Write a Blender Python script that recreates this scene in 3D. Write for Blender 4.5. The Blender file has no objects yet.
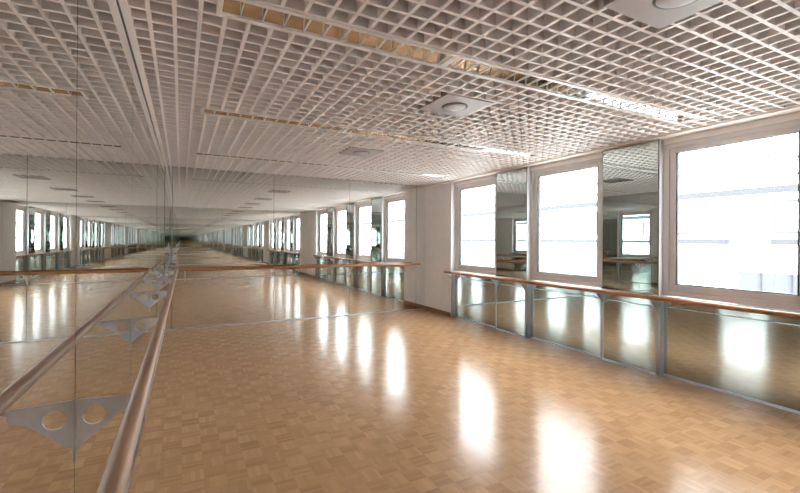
import bpy, math, random
from mathutils import Vector
random.seed(7)
SC = bpy.context.scene
COL = SC.collection

# ------------------------------------------------------------------ room sizes (metres)
W, D, F, H = 4.965, 7.783, -1.83, 2.673      # right wall, back wall, front wall, underside of ceiling grid
SLAB = H+.085
XO = 5.22                                 # outer face of the window wall
DL = .009                                 # the left wall stands half a degree out of square
XP, XF = 4.985, 5.044                     # face of the pier mirrors / face of the window frames

# ------------------------------------------------------------------ helpers
class MB:
    """collects shapes, builds ONE mesh object"""
    def __init__(s): s.v = []; s.f = []; s.smooth = set()
    def box(s, x0, x1, y0, y1, z0, z1):
        n = len(s.v)
        s.v += [(x0,y0,z0),(x1,y0,z0),(x1,y1,z0),(x0,y1,z0),(x0,y0,z1),(x1,y0,z1),(x1,y1,z1),(x0,y1,z1)]
        s.f += [tuple(n+i for i in q) for q in ((0,3,2,1),(4,5,6,7),(0,1,5,4),(1,2,6,5),(2,3,7,6),(3,0,4,7))]
        return s
    def quad(s, a, b, c, d):
        n = len(s.v); s.v += [a,b,c,d]; s.f.append((n,n+1,n+2,n+3)); return s
    def rod(s, p, q, r, seg=24, round_end=True):
        p, q = Vector(p), Vector(q); d = (q-p); L = d.length; d.normalize()
        up = Vector((0,0,1)) if abs(d.z) < .9 else Vector((1,0,0))
        a = d.cross(up).normalized(); b = d.cross(a).normalized()
        prof = [(0, r)] if not round_end else [(0,r*.55),(r*.12,r*.8),(r*.35,r*.95),(r*.7,r)]
        st = prof + [(L-t, rr) for t, rr in reversed(prof)]
        n0 = len(s.v)
        for t, rr in st:
            for i in range(seg):
                an = 2*math.pi*i/seg
                s.v.append(tuple(p + d*t + a*(rr*math.cos(an)) + b*(rr*math.sin(an))))
        for k in range(len(st)-1):
            for i in range(seg):
                j = (i+1) % seg
                s.smooth.add(len(s.f))
                s.f.append((n0+k*seg+i, n0+k*seg+j, n0+(k+1)*seg+j, n0+(k+1)*seg+i))
        s.f.append(tuple(n0+i for i in reversed(range(seg))))
        s.f.append(tuple(n0+(len(st)-1)*seg+i for i in range(seg)))
        return s
    def lathe(s, cx, cy, prof, seg=40):
        """prof: list of (r, z); closed at r==0 ends"""
        n0 = len(s.v)
        for r, z in prof:
            for i in range(seg):
                an = 2*math.pi*i/seg
                s.v.append((cx+r*math.cos(an), cy+r*math.sin(an), z))
        for k in range(len(prof)-1):
            for i in range(seg):
                j = (i+1) % seg
                s.smooth.add(len(s.f))
                s.f.append((n0+k*seg+i, n0+k*seg+j, n0+(k+1)*seg+j, n0+(k+1)*seg+i))
        return s
    def build(s, name, m, parent=None):
        me = bpy.data.meshes.new(name)
        me.from_pydata(s.v, [], s.f); me.update()
        for i, p in enumerate(me.polygons): p.use_smooth = i in s.smooth
        me.materials.append(m)
        import bmesh
        bm = bmesh.new(); bm.from_mesh(me)
        bmesh.ops.recalc_face_normals(bm, faces=bm.faces); bm.to_mesh(me); bm.free()
        o = bpy.data.objects.new(name, me); COL.objects.link(o)
        if parent is not None: o.parent = parent
        return o

def bevel(o, w, seg=2):
    md = o.modifiers.new('bevel', 'BEVEL'); md.width = w; md.segments = seg; md.limit_method = 'ANGLE'
    return o
def struct(o, label=None):
    o['kind'] = 'structure'
    if label: o['label'] = label
    return o
def tag(o, label, cat, group=None):
    o['label'] = label; o['category'] = cat
    if group: o['group'] = group
    return o
def empty(name, loc=(0,0,0)):
    o = bpy.data.objects.new(name, None); o.empty_display_size = .1
    COL.objects.link(o); o.location = loc
    return o

def left_side(o):
    """turns something built square onto the slightly skewed left wall (pivot at the far corner)"""
    from mathutils import Matrix
    o.matrix_basis = Matrix.Translation((0,D,0)) @ Matrix.Rotation(-math.asin(DL), 4, 'Z') @ Matrix.Translation((0,-D,0)) @ o.matrix_basis
    return o

# ------------------------------------------------------------------ materials
def mat(name):
    m = bpy.data.materials.new(name); m.use_nodes = True
    nt = m.node_tree; nt.nodes.clear()
    out = nt.nodes.new('ShaderNodeOutputMaterial')
    return m, nt, out
def paint(name, col, rough=.6, metal=0., var=.03, scale=6., bump=0., spec=.5):
    m, nt, out = mat(name)
    b = nt.nodes.new('ShaderNodeBsdfPrincipled')
    tc = nt.nodes.new('ShaderNodeTexCoord'); nz = nt.nodes.new('ShaderNodeTexNoise')
    nz.inputs['Scale'].default_value = scale; nz.inputs['Detail'].default_value = 3
    nt.links.new(tc.outputs['Object'], nz.inputs['Vector'])
    cr = nt.nodes.new('ShaderNodeValToRGB')
    cr.color_ramp.elements[0].position = .3; cr.color_ramp.elements[1].position = .7
    cr.color_ramp.elements[0].color = tuple(c*(1-var) for c in col)+(1,)
    cr.color_ramp.elements[1].color = tuple(min(1,c*(1+var)) for c in col)+(1,)
    nt.links.new(nz.outputs['Fac'], cr.inputs['Fac'])
    nt.links.new(cr.outputs['Color'], b.inputs['Base Color'])
    b.inputs['Roughness'].default_value = rough; b.inputs['Metallic'].default_value = metal
    b.inputs['Specular IOR Level'].default_value = spec
    if bump:
        bp = nt.nodes.new('ShaderNodeBump'); bp.inputs['Strength'].default_value = bump; bp.inputs['Distance'].default_value = .002
        n2 = nt.nodes.new('ShaderNodeTexNoise'); n2.inputs['Scale'].default_value = 180
        nt.links.new(tc.outputs['Object'], n2.inputs['Vector'])
        nt.links.new(n2.outputs['Fac'], bp.inputs['Height']); nt.links.new(bp.outputs['Normal'], b.inputs['Normal'])
    nt.links.new(b.outputs['BSDF'], out.inputs['Surface'])
    return m

def wood(name, c0, c1, axis, rough=.3, coat=0.):
    m, nt, out = mat(name); L = nt.links.new
    b = nt.nodes.new('ShaderNodeBsdfPrincipled')
    tc = nt.nodes.new('ShaderNodeTexCoord'); mp = nt.nodes.new('ShaderNodeMapping')
    sc = [60,60,60]; sc[axis] = 3; mp.inputs['Scale'].default_value = sc
    nz = nt.nodes.new('ShaderNodeTexNoise'); nz.inputs['Scale'].default_value = 1; nz.inputs['Detail'].default_value = 5
    cr = nt.nodes.new('ShaderNodeValToRGB')
    cr.color_ramp.elements[0].position = .3; cr.color_ramp.elements[1].position = .72
    cr.color_ramp.elements[0].color = c0+(1,); cr.color_ramp.elements[1].color = c1+(1,)
    L(tc.outputs['Object'], mp.inputs['Vector']); L(mp.outputs['Vector'], nz.inputs['Vector'])
    L(nz.outputs['Fac'], cr.inputs['Fac']); L(cr.outputs['Color'], b.inputs['Base Color'])
    b.inputs['Roughness'].default_value = rough
    b.inputs['Coat Weight'].default_value = coat; b.inputs['Coat Roughness'].default_value = .12
    L(b.outputs['BSDF'], out.inputs['Surface'])
    return m

def mirror_mat(name, col):
    m, nt, out = mat(name); L = nt.links.new
    g = nt.nodes.new('ShaderNodeBsdfGlossy')
    g.inputs['Color'].default_value = col+(1,); g.inputs['Roughness'].default_value = 0.0
    L(g.outputs['BSDF'], out.inputs['Surface'])
    return m

def pane_mat():
    m, nt, out = mat('window_glass'); L = nt.links.new
    t = nt.nodes.new('ShaderNodeBsdfTransparent'); t.inputs['Color'].default_value = (.96,.98,.975,1)
    g = nt.nodes.new('ShaderNodeBsdfGlossy'); g.inputs['Roughness'].default_value = 0.0
    fr = nt.nodes.new('ShaderNodeFresnel'); fr.inputs['IOR'].default_value = 1.5
    mx = nt.nodes.new('ShaderNodeMixShader')
    ge = nt.nodes.new('ShaderNodeNewGeometry'); mu = nt.nodes.new('ShaderNodeMath'); mu.operation = 'MULTIPLY'
    iv = nt.nodes.new('ShaderNodeMath'); iv.operation = 'SUBTRACT'; iv.inputs[0].default_value = 1.0
    L(ge.outputs['Backfacing'], iv.inputs[1]); L(fr.outputs['Fac'], mu.inputs[0]); L(iv.outputs[0], mu.inputs[1])
    L(mu.outputs[0], mx.inputs['Fac']); L(t.outputs['BSDF'], mx.inputs[1]); L(g.outputs['BSDF'], mx.inputs[2])
    L(mx.outputs['Shader'], out.inputs['Surface'])
    return m

def parquet_mat():
    """mosaic parquet: 12 cm squares of five strips, direction alternating"""
    m, nt, out = mat('mosaic_parquet'); N = nt.nodes.new; L = nt.links.new
    def math_(op, a, b=None, c=None):
        n = N('ShaderNodeMath'); n.operation = op
        for i, x in enumerate((a,b,c)):
            if x is None: continue
            if isinstance(x, (int,float)): n.inputs[i].default_value = x
            else: L(x, n.inputs[i])
        return n.outputs[0]
    tc = N('ShaderNodeTexCoord'); sp = N('ShaderNodeSeparateXYZ'); L(tc.outputs['Object'], sp.inputs[0])
    S = .125
    px = math_('DIVIDE', sp.outputs['X'], S); py = math_('DIVIDE', sp.outputs['Y'], S)
    ix = math_('FLOOR', px); iy = math_('FLOOR', py)
    fx = math_('SUBTRACT', px, ix); fy = math_('SUBTRACT', py, iy)
    par = math_('FLOORED_MODULO', math_('ADD', ix, iy), 2.0)      # 0 / 1
    inv = math_('SUBTRACT', 1.0, par)
    across = math_('ADD', math_('MULTIPLY', fx, par), math_('MULTIPLY', fy, inv))
    along = math_('ADD', math_('MULTIPLY', fy, par), math_('MULTIPLY', fx, inv))
    st = math_('FLOOR', math_('MULTIPLY', across, 5.0))
    cb = N('ShaderNodeCombineXYZ'); L(ix, cb.inputs[0]); L(iy, cb.inputs[1]); L(st, cb.inputs[2])
    wn = N('ShaderNodeTexWhiteNoise'); wn.noise_dimensions = '3D'; L(cb.outputs[0], wn.inputs['Vector'])
    cb2 = N('ShaderNodeCombineXYZ'); L(ix, cb2.inputs[0]); L(iy, cb2.inputs[1]); cb2.inputs[2].default_value = 77.3
    wn2 = N('ShaderNodeTexWhiteNoise'); wn2.noise_dimensions = '3D'; L(cb2.outputs[0], wn2.inputs['Vector'])
    # fine grain stretched along the strip
    cg = N('ShaderNodeCombineXYZ')
    L(math_('MULTIPLY', along, 1.6), cg.inputs[0]); L(math_('MULTIPLY', across, 22.0), cg.inputs[1])
    L(math_('MULTIPLY', wn.outputs['Value'], 50.0), cg.inputs[2])
    gn = N('ShaderNodeTexNoise'); gn.inputs['Scale'].default_value = 1.0; gn.inputs['Detail'].default_value = 2
    L(cg.outputs[0], gn.inputs['Vector'])
    # broad wear patches
    bn = N('ShaderNodeTexNoise'); bn.inputs['Scale'].default_value = .7; bn.inputs['Detail'].default_value = 3
    L(tc.outputs['Object'], bn.inputs['Vector'])
    v = math_('ADD', math_('MULTIPLY', wn.outputs['Value'], .30), math_('MULTIPLY', wn2.outputs['Value'], .22))
    v = math_('ADD', v, math_('MULTIPLY', par, .16))  # squares of one direction coloured lighter, imitating the wood's directional sheen
    v = math_('ADD', v, math_('MULTIPLY', gn.outputs['Fac'], .18))
    v = math_('ADD', v, math_('MULTIPLY', math_('SUBTRACT', bn.outputs['Fac'], .5), .25))
    cr = N('ShaderNodeValToRGB'); e = cr.color_ramp.elements
    e[0].position = .06; e[0].color = FLOOR_D+(1,)
    e[1].position = .84; e[1].color = FLOOR_L+(1,)
    L(v, cr.inputs['Fac'])
    # thin joints between strips and squares
    sa = math_('FRACT', math_('MULTIPLY', across, 5.0))
    ed = math_('MINIMUM', sa, math_('SUBTRACT', 1.0, sa))
    e1 = math_('LESS_THAN', ed, .025)
    el = math_('MINIMUM', along, math_('SUBTRACT', 1.0, along))
    e2 = math_('LESS_THAN', el, .008)
    gap = math_('MAXIMUM', e1, e2)
    mx = N('ShaderNodeMix'); mx.data_type = 'RGBA'
    L(math_('MULTIPLY', gap, .16), mx.inputs['Factor']); L(cr.outputs['Color'], mx.inputs['A'])
    mx.inputs['B'].default_value = (.12,.06,.03,1)
    b = N('ShaderNodeBsdfPrincipled'); L(mx.outputs['Result'], b.inputs['Base Color'])
    rn = math_('ADD', FLOOR_R, math_('MULTIPLY', wn.outputs['Value'], .04))
    L(rn, b.inputs['Roughness']); b.inputs['IOR'].default_value = 1.5; b.inputs['Specular IOR Level'].default_value = .2
    wv = N('ShaderNodeTexNoise'); wv.inputs['Scale'].default_value = 9; wv.inputs['Detail'].default_value = 2
    L(tc.outputs['Object'], wv.inputs['Vector'])
    hh = math_('ADD', wv.outputs['Fac'], math_('MULTIPLY', wn.outputs['Value'], .04))
    bp = N('ShaderNodeBump'); bp.inputs['Strength'].default_value = .2; bp.inputs['Distance'].default_value = .0015
    L(hh, bp.inputs['Height']); L(bp.outputs['Normal'], b.inputs['Normal'])
    L(b.outputs['BSDF'], out.inputs['Surface'])
    return m

FLOOR_D, FLOOR_L, FLOOR_R = (.38,.205,.10), (.57,.34,.18), .17
M = dict(
    mirror=mirror_mat('mirror_glass', (.905,.925,.915)), tinted=mirror_mat('tinted_mirror_glass', (.53,.585,.57)),
    pane=pane_mat(), floor=parquet_mat(),
    grid=paint('ceiling_grid_paint', (.77,.70,.675), .55),
    slab=paint('ceiling_void', (.03,.025,.022), .9),  # near-black colour deepens the shade inside the grid cells
    wall=paint('wall_paint', (.83,.80,.78), .6, bump=.15),
    backing=paint('mirror_backing', (.10,.11,.10), .8),
    frame=paint('window_frame_paint', (.615,.59,.58), .38),
    reveal=paint('reveal_trim', (.56,.555,.57), .35),
    gasket=paint('black_gasket', (.012,.012,.016), .5),
    sill=paint('sill_grey', (.42,.42,.44), .4),
    alu=paint('aluminium', (.72,.72,.74), .3, 1., var=.02),
    steel=paint('brushed_steel', (.63,.63,.66), .28, .65, var=.06, scale=30),
    post=paint('grey_metal_post', (.42,.42,.435), .32, .8),
    louver=paint('louver_aluminium', (.76,.755,.75), .1, 1., var=.02),
    blade=paint('louver_blade', (.8,.78,.77), .4, .3, var=.02),
    lampframe=paint('lamp_frame_white', (.72,.67,.64), .4),
    plate=paint('vent_plate_paint', (.33,.28,.265), .5),
    dark=paint('dark_recess', (.14,.12,.115), .7),
    black=paint('strip_black', (.02,.018,.018), .5),
    barre_x=wood('barre_wood_across', (.27,.10,.035), (.46,.20,.08), 0, .3, .3),
    barre_l=wood('barre_wood_left', (.27,.135,.075), (.40,.225,.14), 1, .38, 0.),
    barre_y=wood('barre_wood_along', (.27,.10,.035), (.46,.20,.08), 1, .3, .3),
    skirt=wood('skirting_wood', (.26,.11,.045), (.42,.20,.09), 1, .4),
    facade=paint('facade_render', (.86,.86,.86), .8, spec=.1),
    band=paint('facade_band', (.040,.040,.045), .8, spec=.1),
    fglass=paint('facade_window', (.050,.051,.055), .6, spec=.1),
    fbar=paint('facade_bar', (.040,.040,.045), .8, spec=.1),
    street=paint('pale_paving', (.55,.55,.54), .9),
)

# ------------------------------------------------------------------ shell
fl = MB().box(-.4, XO-.001, F-.2, D+.2, -.2, 0).build('floor', M['floor']); struct(fl, 'glossy mosaic parquet floor of small wooden squares')
left_side(struct(MB().box(-.2, -.012, F-.2, D-.02, 0, SLAB).build('wall_left', M['backing']), 'wall behind the left mirrors'))
struct(MB().box(-.3, XO, D+.012, D+.2, 0, SLAB).build('wall_back', M['backing']), 'wall behind the far mirrors')
struct(MB().box(-.4, XO, F-.2, F-.012, 0, SLAB).build('wall_front', M['backing']), 'wall behind the near end mirrors')

FAR = [6.811, 4.796, 2.781, .766]            # far edges of the four window openings
OW = 1.309                               # opening width
SILL, HEAD = .896, 2.595

TOP = H-.017
wr = MB()
wr.box(W, XO, FAR[0], D+.011, 0, SLAB)                    # plain wall by the far corner
wr.box(W, XO, F-.011, FAR[3]-OW, 0, SLAB)                 # plain wall behind the camera
for i in range(3): wr.box(XP+.011, XO, FAR[i+1], FAR[i]-OW, 0, SLAB)   # piers
for i in range(4):
    wr.box(XF+.006, XO, FAR[i]-OW, FAR[i], HEAD, SLAB)         # heads
    wr.box(XF+.008, XO, FAR[i]-OW, FAR[i], 0, SILL-.022)            # low wall under the windows
struct(wr.build('wall_right', M['wall']), 'pale wall with four windows')

# pale edge profiles of the window reveals (far jamb of every opening faces the camera)
rv = MB()
for i in range(4):
    y = FAR[i]; rv.box(XP-.004, XF+.004, y-.006, y-.0005, SILL+.001, TOP-.001)
    y = FAR[i]-OW; rv.box(XP-.004, XF+.004, y+.0005, y+.006, SILL+.001, TOP-.001)
struct(rv.build('trim_1', M['reveal']), 'pale reveal linings beside the windows')
si = MB()
for i in range(4): si.box(XF-.038, XF+.006, FAR[i]-OW+.007, FAR[i]-.007, SILL-.02, SILL)
struct(si.build('trim_2', M['sill']), 'grey sill ledges under the window frames')
bb = MB().box(W-.018, W-.0005, FAR[0]+.005, D-.005, 0, .075)
struct(bevel(bb.build('baseboard_right', M['skirt']), .004), 'brown wooden skirting at the far end of the right wall')
bb = MB().box(W-.018, W-.0005, F+.005, FAR[3]-OW-.005, 0, .075)
struct(bevel(bb.build('baseboard_right.001', M['skirt']), .004))

# ------------------------------------------------------------------ ceiling
LUMY = [-1.55, .23, 2.26, 4.21, 6.36]
LX0, LX1, LWD = .39, 4.57, .215
VENT = [(2.33,-.65), (2.32,1.13), (2.34,2.99), (2.36,5.16)]
VS = .235
cuts = [(LX0, LX1, y-LWD/2, y+LWD/2) for y in LUMY] + [(x-VS, x+VS, y-VS, y+VS) for x, y in VENT]
CELL, TH, HB = .12, .0195, .082
def spans(a, b, cs):
    cs = sorted(cs); r = []; p = a
    for c0, c1 in cs:
        if c0 > p: r.append((p, c0))
        p = max(p, c1)
    if p < b: r.append((p, b))
    return r
g = MB()
GX1, GY0, GY1 = W-.075, F+.03, D-.012
for i in range(41):
    x = .08+CELL*i
    for a, b in spans(GY0, GY1, [(c[2], c[3]) for c in cuts if c[0]-TH/2 < x < c[1]+TH/2]):
        g.box(x-TH/2, x+TH/2, a, b, H, H+HB)
y = 2.38+CELL*44
while y > GY0+.02:
    for a, b in spans(.03-(D-y)*DL, GX1, [(c[0], c[1]) for c in cuts if c[2]-TH/2 < y < c[3]+TH/2]):
        g.box(a, b, y-TH/2, y+TH/2, H+.0004, H+HB)
    y -= CELL
cl = struct(g.build('ceiling', M['grid']), 'open square grid ceiling in pale beige')
struct(MB().box(-.4, XO, F-.2, D+.2, SLAB, SLAB+.2).build('ceiling.001', M['slab']), 'dark soffit above the ceiling grid')
t = MB().box(.0055, .044, F+.02, D-.01, H-.004, H+HB)
left_side(struct(t.build('trim_3', M['grid']), 'pale edge strip of the ceiling along the left mirrors'))
t = MB().box(W-.075, W-.002, F+.02, D-.01, TOP, SLAB)
for i in range(4): t.box(W-.002, XF+.0055, FAR[i]-OW+.0005, FAR[i]-.0005, TOP, SLAB)
struct(t.build('trim_4', M['grid']), 'pale edge strip of the ceiling along the window wall')

# ------------------------------------------------------------------ mirrors
def panel(name, x0, x1, y0, y1, z0, z1, label, group=None):
    o = MB().box(x0, x1, y0, y1, z0, z1).build(name, M['mirror' if name == 'wall_mirror' else 'tinted'])
    return tag(o, label, 'mirror', group)
J = .0028
left_lab = ['wide wall mirror on the left, running behind the camera from the photo edge',
            'left wall mirror cut by the photo edge, just before the nearest barre bracket',
            'left wall mirror between the nearest and second nearest barre brackets',
            'left wall mirror between the second and third barre brackets from the camera',
            'left wall mirror between the third and fourth barre brackets from the camera',
            'left wall mirror between the fourth and fifth barre brackets from the camera',
            'narrow strip mirror ending the left wall at the far corner']
lj = [F+.002, .12, 1.63, 3.14, 4.65, 6.16, 7.60, D-.001]
for i in range(7):
    left_side(panel('wall_mirror', -.006, 0, lj[i]+J, lj[i+1]-J, .02, H+.015, left_lab[i]))
back_j = [.001, .11, 1.73, 3.20, 4.73, W-.002]
back_lab = ['narrow strip mirror on the far wall touching the left wall mirrors',
            'far wall mirror left of centre, behind the left end of the far barre',
            'middle far wall mirror, between the two inner brackets of the far barre',
            'far wall mirror on the right, reflecting the four windows',
            'narrow strip mirror on the far wall beside the plain white wall']
for i in range(5):
    panel('wall_mirror', back_j[i]+J, back_j[i+1]-J, D, D+.006, .02, H+.015, back_lab[i])
fj = [-(D-F)*DL+.004, 1.65, 3.31, W-.004]
for i, q in enumerate(('left', 'middle', 'right')):
    panel('wall_mirror', fj[i]+J, fj[i+1]-J, F-.006, F, .02, H+.015,
          'mirror on the near end wall behind the camera, %s third, seen only as a reflection' % q)
pier_lab = ['tall narrow mirror on the pier between the two farthest windows',
            'tall narrow mirror on the pier left of the large nearest window',
            'tall narrow pier mirror beyond the right photo edge, seen only in the far wall mirror']
for i in range(3):
    y0, y1 = FAR[i+1]+.012, FAR[i]-OW-.003
    o = panel('pier_mirror', XP, XP+.010, y0, y1, SILL+.012, TOP-.002, pier_lab[i], 'pier mirrors between the windows')
    e = MB().box(XP-.003, XP+.010, y0-.011, y0-.001, SILL+.003, TOP-.002).build('edge_profile', M['dark'], o)
    c = MB().box(XP-.020, XP-.0005, y1-.22, y1, SILL+.014, SILL+.028).build('dark_strip', M['black'], o)  # added dark strip, modelled on a dark mark taken for a reflection
    bevel(c, .004)
low_lab = ['low mirror under the farthest window, left end of the window wall',
           'low mirror below the far pier mirror, left of the second post',
           'low mirror under the middle window, right of the second post',
           'low mirror below the near pier mirror, left of the nearest post',
           'large low mirror under the nearest window, right of the nearest post',
           'low mirror beyond the right photo edge, seen only in the far wall mirror',
           'low mirror under the window behind the camera, seen only in the far wall mirror']
for i in range(7):
    k = i//2
    if i % 2 == 0: x, y0, y1 = XF, FAR[k]-OW+.027, FAR[k]-.027          # under a window, set back
    else: x, y0, y1 = XP, FAR[k+1]+.023, FAR[k]-OW-.023                 # on a pier
    panel('low_mirror', x, x+.007, y0, y1, .024, SILL-.024, low_lab[i], 'low mirrors under the windows')
    ch = MB().box(x-.010, x+.006, y0, y1, .001, .022).build('trim_%d' % (8+i), M['alu'])
    struct(ch, 'aluminium channel at the foot of a low mirror')
# aluminium channels at the foot of the mirrors
left_side(struct(MB().box(0.0005, .012, F+.02, D-.02, .0, .018).build('trim_5', M['alu']), 'aluminium channel at the foot of the left mirrors'))
struct(MB().box(.014, W-.02, D-.012, D-.0005, .0, .02).build('trim_6', M['alu']), 'aluminium channel at the foot of the far mirrors')
struct(MB().box(.014, W-.02, F+.0005, F+.012, .0, .02).build('trim_7', M['alu']), 'aluminium channel at the foot of the near end mirrors')

# ------------------------------------------------------------------ barres
def bracket_mesh(reach):
    """triangular plate with a round hole in the local X-Z plane; wall at x=0, barre axis at (reach, 0)"""
    k = reach/.18
    outer = [(0.006,-.012),(0.006,-.166),(.118*k,-.068),(.158*k,-.062),(.165*k,-.018)]
    cx, cz, r = .050*k, -.066, .030*k
    angs = sorted(set([round(math.atan2(z-cz, x-cx),5) for x, z in outer] + [round(2*math.pi*i/40-math.pi+.001,5) for i in range(40)]))
    ring = []
    for a in angs:
        dx, dz = math.cos(a), math.sin(a); best = None
        for i in range(len(outer)):
            (x1,z1),(x2,z2) = outer[i], outer[(i+1)%len(outer)]
            ex, ez = x2-x1, z2-z1; den = dx*ez-dz*ex
            if abs(den) < 1e-9: continue
            tt = ((x1-cx)*ez-(z1-cz)*ex)/den; u = ((x1-cx)*dz-(z1-cz)*dx)/den
            if tt > 0 and -1e-4 <= u <= 1.0001 and (best is None or tt < best): best = tt
        ring.append((cx+dx*best, cz+dz*best, cx+dx*r, cz+dz*r))
    b = MB(); n = len(ring); T = .0045
    for s in (-T, T):
        for ox, oz, ix, iz in ring: b.v += [(ox,s,oz),(ix,s,iz)]
    for i in range(n):
        j = (i+1)%n; o = 2*n
        b.f += [(2*i,2*j,2*j+1,2*i+1),(o+2*i,o+2*i+1,o+2*j+1,o+2*j),(2*i,o+2*i,o+2*j,2*j),(2*i+1,2*j+1,o+2*j+1,o+2*i+1)]
    # cradle under the rail
    b.box(reach-.012*k-.004, reach+.012, -.011, .011, -.030, -.0225)
    return b
def wall_plate():
    return MB().box(.0008, .005, -.0045, .0045, -.205, -.008)
def add_barre(name, p, q, wallpts, rot, reach, m, label, rad=.024):
    root = empty(name, p); tag(root, label, 'barre')
    d = Vector(q)-Vector(p)
    MB().rod((0,0,0), tuple(d), rad, 28).build('rail', m, root)
    src = None
    for w in wallpts:
        if src is None:
            b = bracket_mesh(reach).build('bracket', M['steel'], root)
            wp = wall_plate().build('wall_plate', M['steel'], b); src = (b, wp)
        else:
            b = src[0].copy(); COL.objects.link(b); b.parent = root
            wp = src[1].copy(); COL.objects.link(wp); wp.parent = b
        b.location = Vector(w)-Vector(p); b.rotation_euler = (0,0,rot)
    return root
BZ = 1.005
left_side(add_barre('ballet_barre', (.18,F+.1,BZ), (.18,D-.195,BZ), [(0.,y,BZ) for y in (.12,1.63,3.14,4.65,6.16,7.52)][::-1], 0, .18, M['barre_l'],
          'round wooden ballet barre on steel brackets along the left mirror wall'))
add_barre('ballet_barre', (.215,D-.18,BZ-.007), (4.73,D-.18,BZ-.007), [(x,D,BZ-.007) for x in (.30,1.72,3.18,4.66)], -math.pi/2, .18, M['barre_x'],
          'round wooden ballet barre across the far mirror wall')
WZ, WX, WY = .878, 4.882, 6.93
wb = empty('ballet_barre', (WX,WY,WZ)); tag(wb, 'wooden ballet barre on grey posts below the windows', 'barre')
wo = -Vector((WX,WY,WZ))
MB().rod((0,0,0), (0,FAR[3]-OW-.12-WY,0), .024, 28).build('rail', M['barre_y'], wb)
spots = [(FAR[0], -1)]
for i in range(3): spots += [(FAR[i]-OW, 1), (FAR[i+1], -1)]
spots += [(FAR[3]-OW, 1)]
for y, sg in spots:                      # one grey post where every pier steps back to a window
    p = MB(); lo, hi = sorted((y+sg*.001, y+sg*.024)); x0 = 4.972 if sg < 0 or y < 0 else XP+.0005
    if sg < 0: p.box(4.966, XP-.001, y+.0005, y+.021, .0, SILL-.024)
    p.box(x0, XF+.007, lo, hi, .0, SILL-.024)
    po = p.build('post', M['post'], wb); po.location = wo
    gz = MB()
    for t in (-.019, .015):              # pair of gusset plates reaching out to the rail
        if sg > 0 and y > 0: y_ = y-.022
        else: y_ = y
        a = [(4.9655,.74),(4.9655,.842),(WX-.012,.850),(WX-.012,.842),(WX+.015,.815)]
        n0 = len(gz.v)
        for x, z in a: gz.v.append((x, y_+t, z))
        for x, z in a: gz.v.append((x, y_+t+.004, z))
        k = len(a)
        gz.f.append(tuple(n0+i for i in range(k))); gz.f.append(tuple(n0+k+i for i in reversed(range(k))))
        for i in range(k): gz.f.append((n0+i, n0+(i+1)%k, n0+k+(i+1)%k, n0+k+i))
    gz.box(WX-.016, 4.9655, y_-.015, y_+.015, .8475, .8535)
    if sg > 0 and y > 0: gz.box(4.9655, XP-.0005, y_-.021, y_+.021, .73, SILL-.024)
    gz.build('bracket', M['post'], po)

# ------------------------------------------------------------------ windows
for i in range(4):
    yf, yn = FAR[i]-.007, FAR[i]-OW+.007
    w = struct(empty('window_%d' % (i+1), (XF+.006, (yf+yn)/2, SILL)))
    w['label'] = ['farthest window', 'middle window', 'large nearest window at the right photo edge', 'window behind the camera, seen only in the mirrors'][i]
    off = -Vector(w.location)
    def ring(mb, x0, x1, inset, wd, lo, wl):
        a, b, c, d = yn+inset, yf-inset, lo, HEAD-.001-inset*.8
        mb.box(x0, x1, a, a+wd, c, d); mb.box(x0, x1, b-wd, b, c, d)
        mb.box(x0, x1, a+wd, b-wd, c, c+wl); mb.box(x0, x1, a+wd, b-wd, d-wd*.9, d)
    fr = MB(); ring(fr, XF+.006, XF+.106, 0, .062, SILL+.001, .060); o = fr.build('frame', M['frame'], w); o.location = off; bevel(o, .004)
    sa = MB(); ring(sa, XF+.018, XF+.09, .0625, .066, SILL+.0615, .073); o = sa.build('sash', M['frame'], w); o.location = off; bevel(o, .005)
    ga = MB(); ring(ga, XF+.024, XF+.066, .1275, .0135, SILL+.1335, .0125); o = ga.build('gasket', M['gasket'], w); o.location = off
    gl = MB().box(XF+.052, XF+.059, yn+.1405, yf-.1405, SILL+.1455, HEAD-.1135).build('pane', M['pane'], w); gl.location = off

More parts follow.
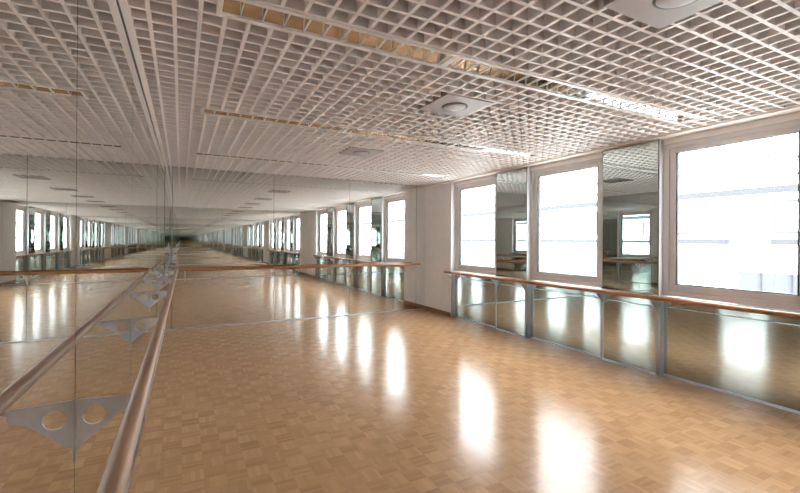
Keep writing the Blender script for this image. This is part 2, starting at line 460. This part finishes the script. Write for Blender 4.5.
# ------------------------------------------------------------------ ceiling lights
def light_parts(y):
    root = empty('linear_ceiling_light', ((LX0+LX1)/2, y, H))
    cx = (LX0+LX1)/2; hw = LWD/2; L2 = (LX1-LX0)/2
    fr = MB(); RW = .026
    fr.box(-L2, L2, -hw, -hw+RW, -.006, .05); fr.box(-L2, L2, hw-RW, hw, -.006, .05)
    fr.box(-L2, -L2+RW, -hw+RW, hw-RW, -.006, .05); fr.box(L2-RW, L2, -hw+RW, hw-RW, -.006, .05)
    seg = (LX1-LX0)/3
    for k in (1,2): fr.box(-L2+seg*k-.02, -L2+seg*k+.02, -hw+RW, hw-RW, -.005, .003)
    fr.build('frame', M['lampframe'], root)
    hs = MB(); h2 = hw-RW-.001; NS = 14
    for k in range(NS+1):                      # parabolic trough over the louver blades
        yy = -h2+2*h2*k/NS; zz = .008+.05*(1-(yy/h2)**2)
        hs.v += [(-L2+RW+.001, yy, zz), (L2-RW-.001, yy, zz)]
    for k in range(NS):
        hs.smooth.add(len(hs.f)); hs.f.append((2*k, 2*k+1, 2*k+3, 2*k+2))
    nv = len(hs.v); hs.v += list(hs.v)
    for e in (0, 1): hs.f.append(tuple(nv+2*k+e for k in range(NS+1)))
    hs.build('reflector', M['louver'], root)
    # louver: one connected ladder of thin cross blades between two side wires
    lv = MB(); xs = [-L2+.062+(2*L2-.124)*(k+.5)/36 for k in range(36)]
    xs = [x for x in xs if min(abs(x-(-L2+seg)), abs(x-(-L2+2*seg))) > .03]
    for x in xs:
        for dx in (-.0022, .0022):
            lv.v += [(x+dx, -h2+.002, -.002), (x+dx, h2-.002, -.002), (x+dx, h2-.002, .008), (x+dx, 0, .014), (x+dx, -h2+.002, .008)]
    nb = len(xs)
    for k in range(nb):
        p, q = 10*k, 10*k+5
        lv.f += [tuple(p+i for i in range(5)), tuple(q+i for i in reversed(range(5)))]
        for i in (0, 2, 3): lv.f.append((p+i, p+(i+1)%5, q+(i+1)%5, q+i))
        if k < nb-1:
            n = 10*(k+1)
            lv.f += [(q+0, q+4, n+4, n+0), (q+1, q+2, n+2, n+1)]
    lv.build('louver', M['blade'], root)
    return root
ll = light_parts(LUMY[2])
tag(ll, 'recessed linear ceiling light with metal louvers, nearest and largest at the top of the photo', 'ceiling light', 'linear lights in the ceiling grid')
for k, lab in ((3, 'recessed linear ceiling light, second from the camera, running to above the second window'),
               (4, 'recessed linear ceiling light farthest from the camera, close to the far mirror wall'),
               (1, 'recessed linear ceiling light above the camera, seen only in the mirrors'),
               (0, 'recessed linear ceiling light at the near end wall behind the camera')):
    c = ll.copy(); COL.objects.link(c); c.location.y = LUMY[k]; c['label'] = lab
    for ch in ll.children:
        d = ch.copy(); COL.objects.link(d); d.parent = c
# square plates with a round disc
vlab = ['square ceiling plate with round disc behind the camera', 'square ceiling plate with round disc cut by the top photo edge',
        'square ceiling plate with round disc between the first two linear lights', 'square ceiling plate with round disc farthest from the camera']
v0 = None
for k in (2, 1, 3, 0):
    x, y = VENT[k]
    if v0 is None:
        v0 = empty('ceiling_vent', (x, y, H)); r = v0
        p = MB().box(-VS+.002, VS-.002, -VS+.002, VS-.002, -.006, .03).build('plate', M['plate'], v0); bevel(p, .003)
        MB().lathe(0, 0, [(.112,-.0065),(.112,-.010),(.100,-.010),(.100,-.0065),(.112,-.0065)]).build('ring', M['dark'], v0)  # dark ring stands in for the shadow around the disc
        MB().lathe(0, 0, [(.0985,-.0065),(.0985,-.012),(.094,-.015),(.05,-.016),(0.0005,-.016)]).build('disc', M['plate'], v0)
    else:
        r = v0.copy(); COL.objects.link(r); r.location = (x, y, H)
        for ch in v0.children:
            d = ch.copy(); COL.objects.link(d); d.parent = r
    tag(r, vlab[k], 'ceiling vent', 'square plates in the ceiling grid')

# ------------------------------------------------------------------ outside
struct(MB().box(XO+.05, 40, -40, 60, -4.2, -4.0).build('ground', M['street']), 'pale street outside the windows')
FX = 14.6                                # facade across the street
bl = empty('apartment_building', (FX, 8, -4))
tag(bl, 'bright white building across the street, washed out behind the windows', 'building')
off = -Vector(bl.location)
def bpart(mb, name, m, parent=None):
    o = mb.build(name, m, parent or bl); o.location = off if parent is None else (0,0,0); return o
bpart(MB().box(FX, FX+8, -22, 50, -4, 9.5), 'wall', M['facade'])
for z0, z1, segs in ((2.86,3.04,[(-22,50)]), (1.44,1.60,[(-22,5.33),(6.34,50)]), (6.1,6.3,[(-22,50)])):
    b = MB()
    for a, c in segs: b.box(FX-.16, FX-.002, a, c, z0, z1)
    bpart(b, 'band', M['band'])
b = MB().box(FX-1.0, FX-.94, -22, 5.72, -.3, .72)
bal = bpart(b, 'balcony', M['fglass'])
for k in range(-2, 8):
    y = 5.2-.62*k; bpart(MB().box(FX-1.03, FX-1.001, y, y+.03, -.3, .72), 'balcony_bar', M['fbar'], bal)
for k in range(-4, 9):
    for z, WH in ((3.3,.5), (1.75,.9), (6.6,1.5)):
        y = 3.95-3.1*k+(.0 if z > 2 else -.12)
        wn = MB()
        wn.box(FX-.05, FX-.002, y, y+.06, z, z+WH); wn.box(FX-.05, FX-.002, y+1.44, y+1.5, z, z+WH)
        wn.box(FX-.05, FX-.002, y+.06, y+1.44, z, z+.06); wn.box(FX-.05, FX-.002, y+.06, y+1.44, z+WH-.06, z+WH); wn.box(FX-.05, FX-.002, y+.72, y+.78, z+.06, z+WH-.06)
        o = bpart(wn, 'window', M['fglass'])

# ------------------------------------------------------------------ light: overcast daylight
wd = bpy.data.worlds.new('overcast'); SC.world = wd; wd.use_nodes = True
bg = wd.node_tree.nodes['Background']; bg.inputs['Color'].default_value = (.94,.97,1.0,1); bg.inputs['Strength'].default_value = 17.0

# ------------------------------------------------------------------ camera and view
cd = bpy.data.cameras.new('camera'); cam = bpy.data.objects.new('camera', cd); COL.objects.link(cam)
cam.location = (.2358, 0, 1.5); cam.rotation_euler = (math.pi/2, -.00634, -math.atan(.52646))
cd.sensor_fit = 'HORIZONTAL'; cd.sensor_width = 36; cd.lens = 416.2/800*36; cd.shift_y = -6.2/800; cd.clip_start = .01; cd.clip_end = 500
SC.camera = cam
vs = SC.view_settings; SC.display_settings.display_device = 'sRGB'
vs.view_transform = 'Standard'; vs.look = 'None'; vs.gamma = 1; vs.use_curve_mapping = False; vs.exposure = 0.55
cy = SC.cycles
cy.max_bounces = 72; cy.glossy_bounces = 64; cy.diffuse_bounces = 8; cy.transmission_bounces = 8; cy.transparent_max_bounces = 40
cy.caustics_reflective = True; cy.sample_clamp_indirect = 0
cy.use_denoising = True; cy.use_guiding = True
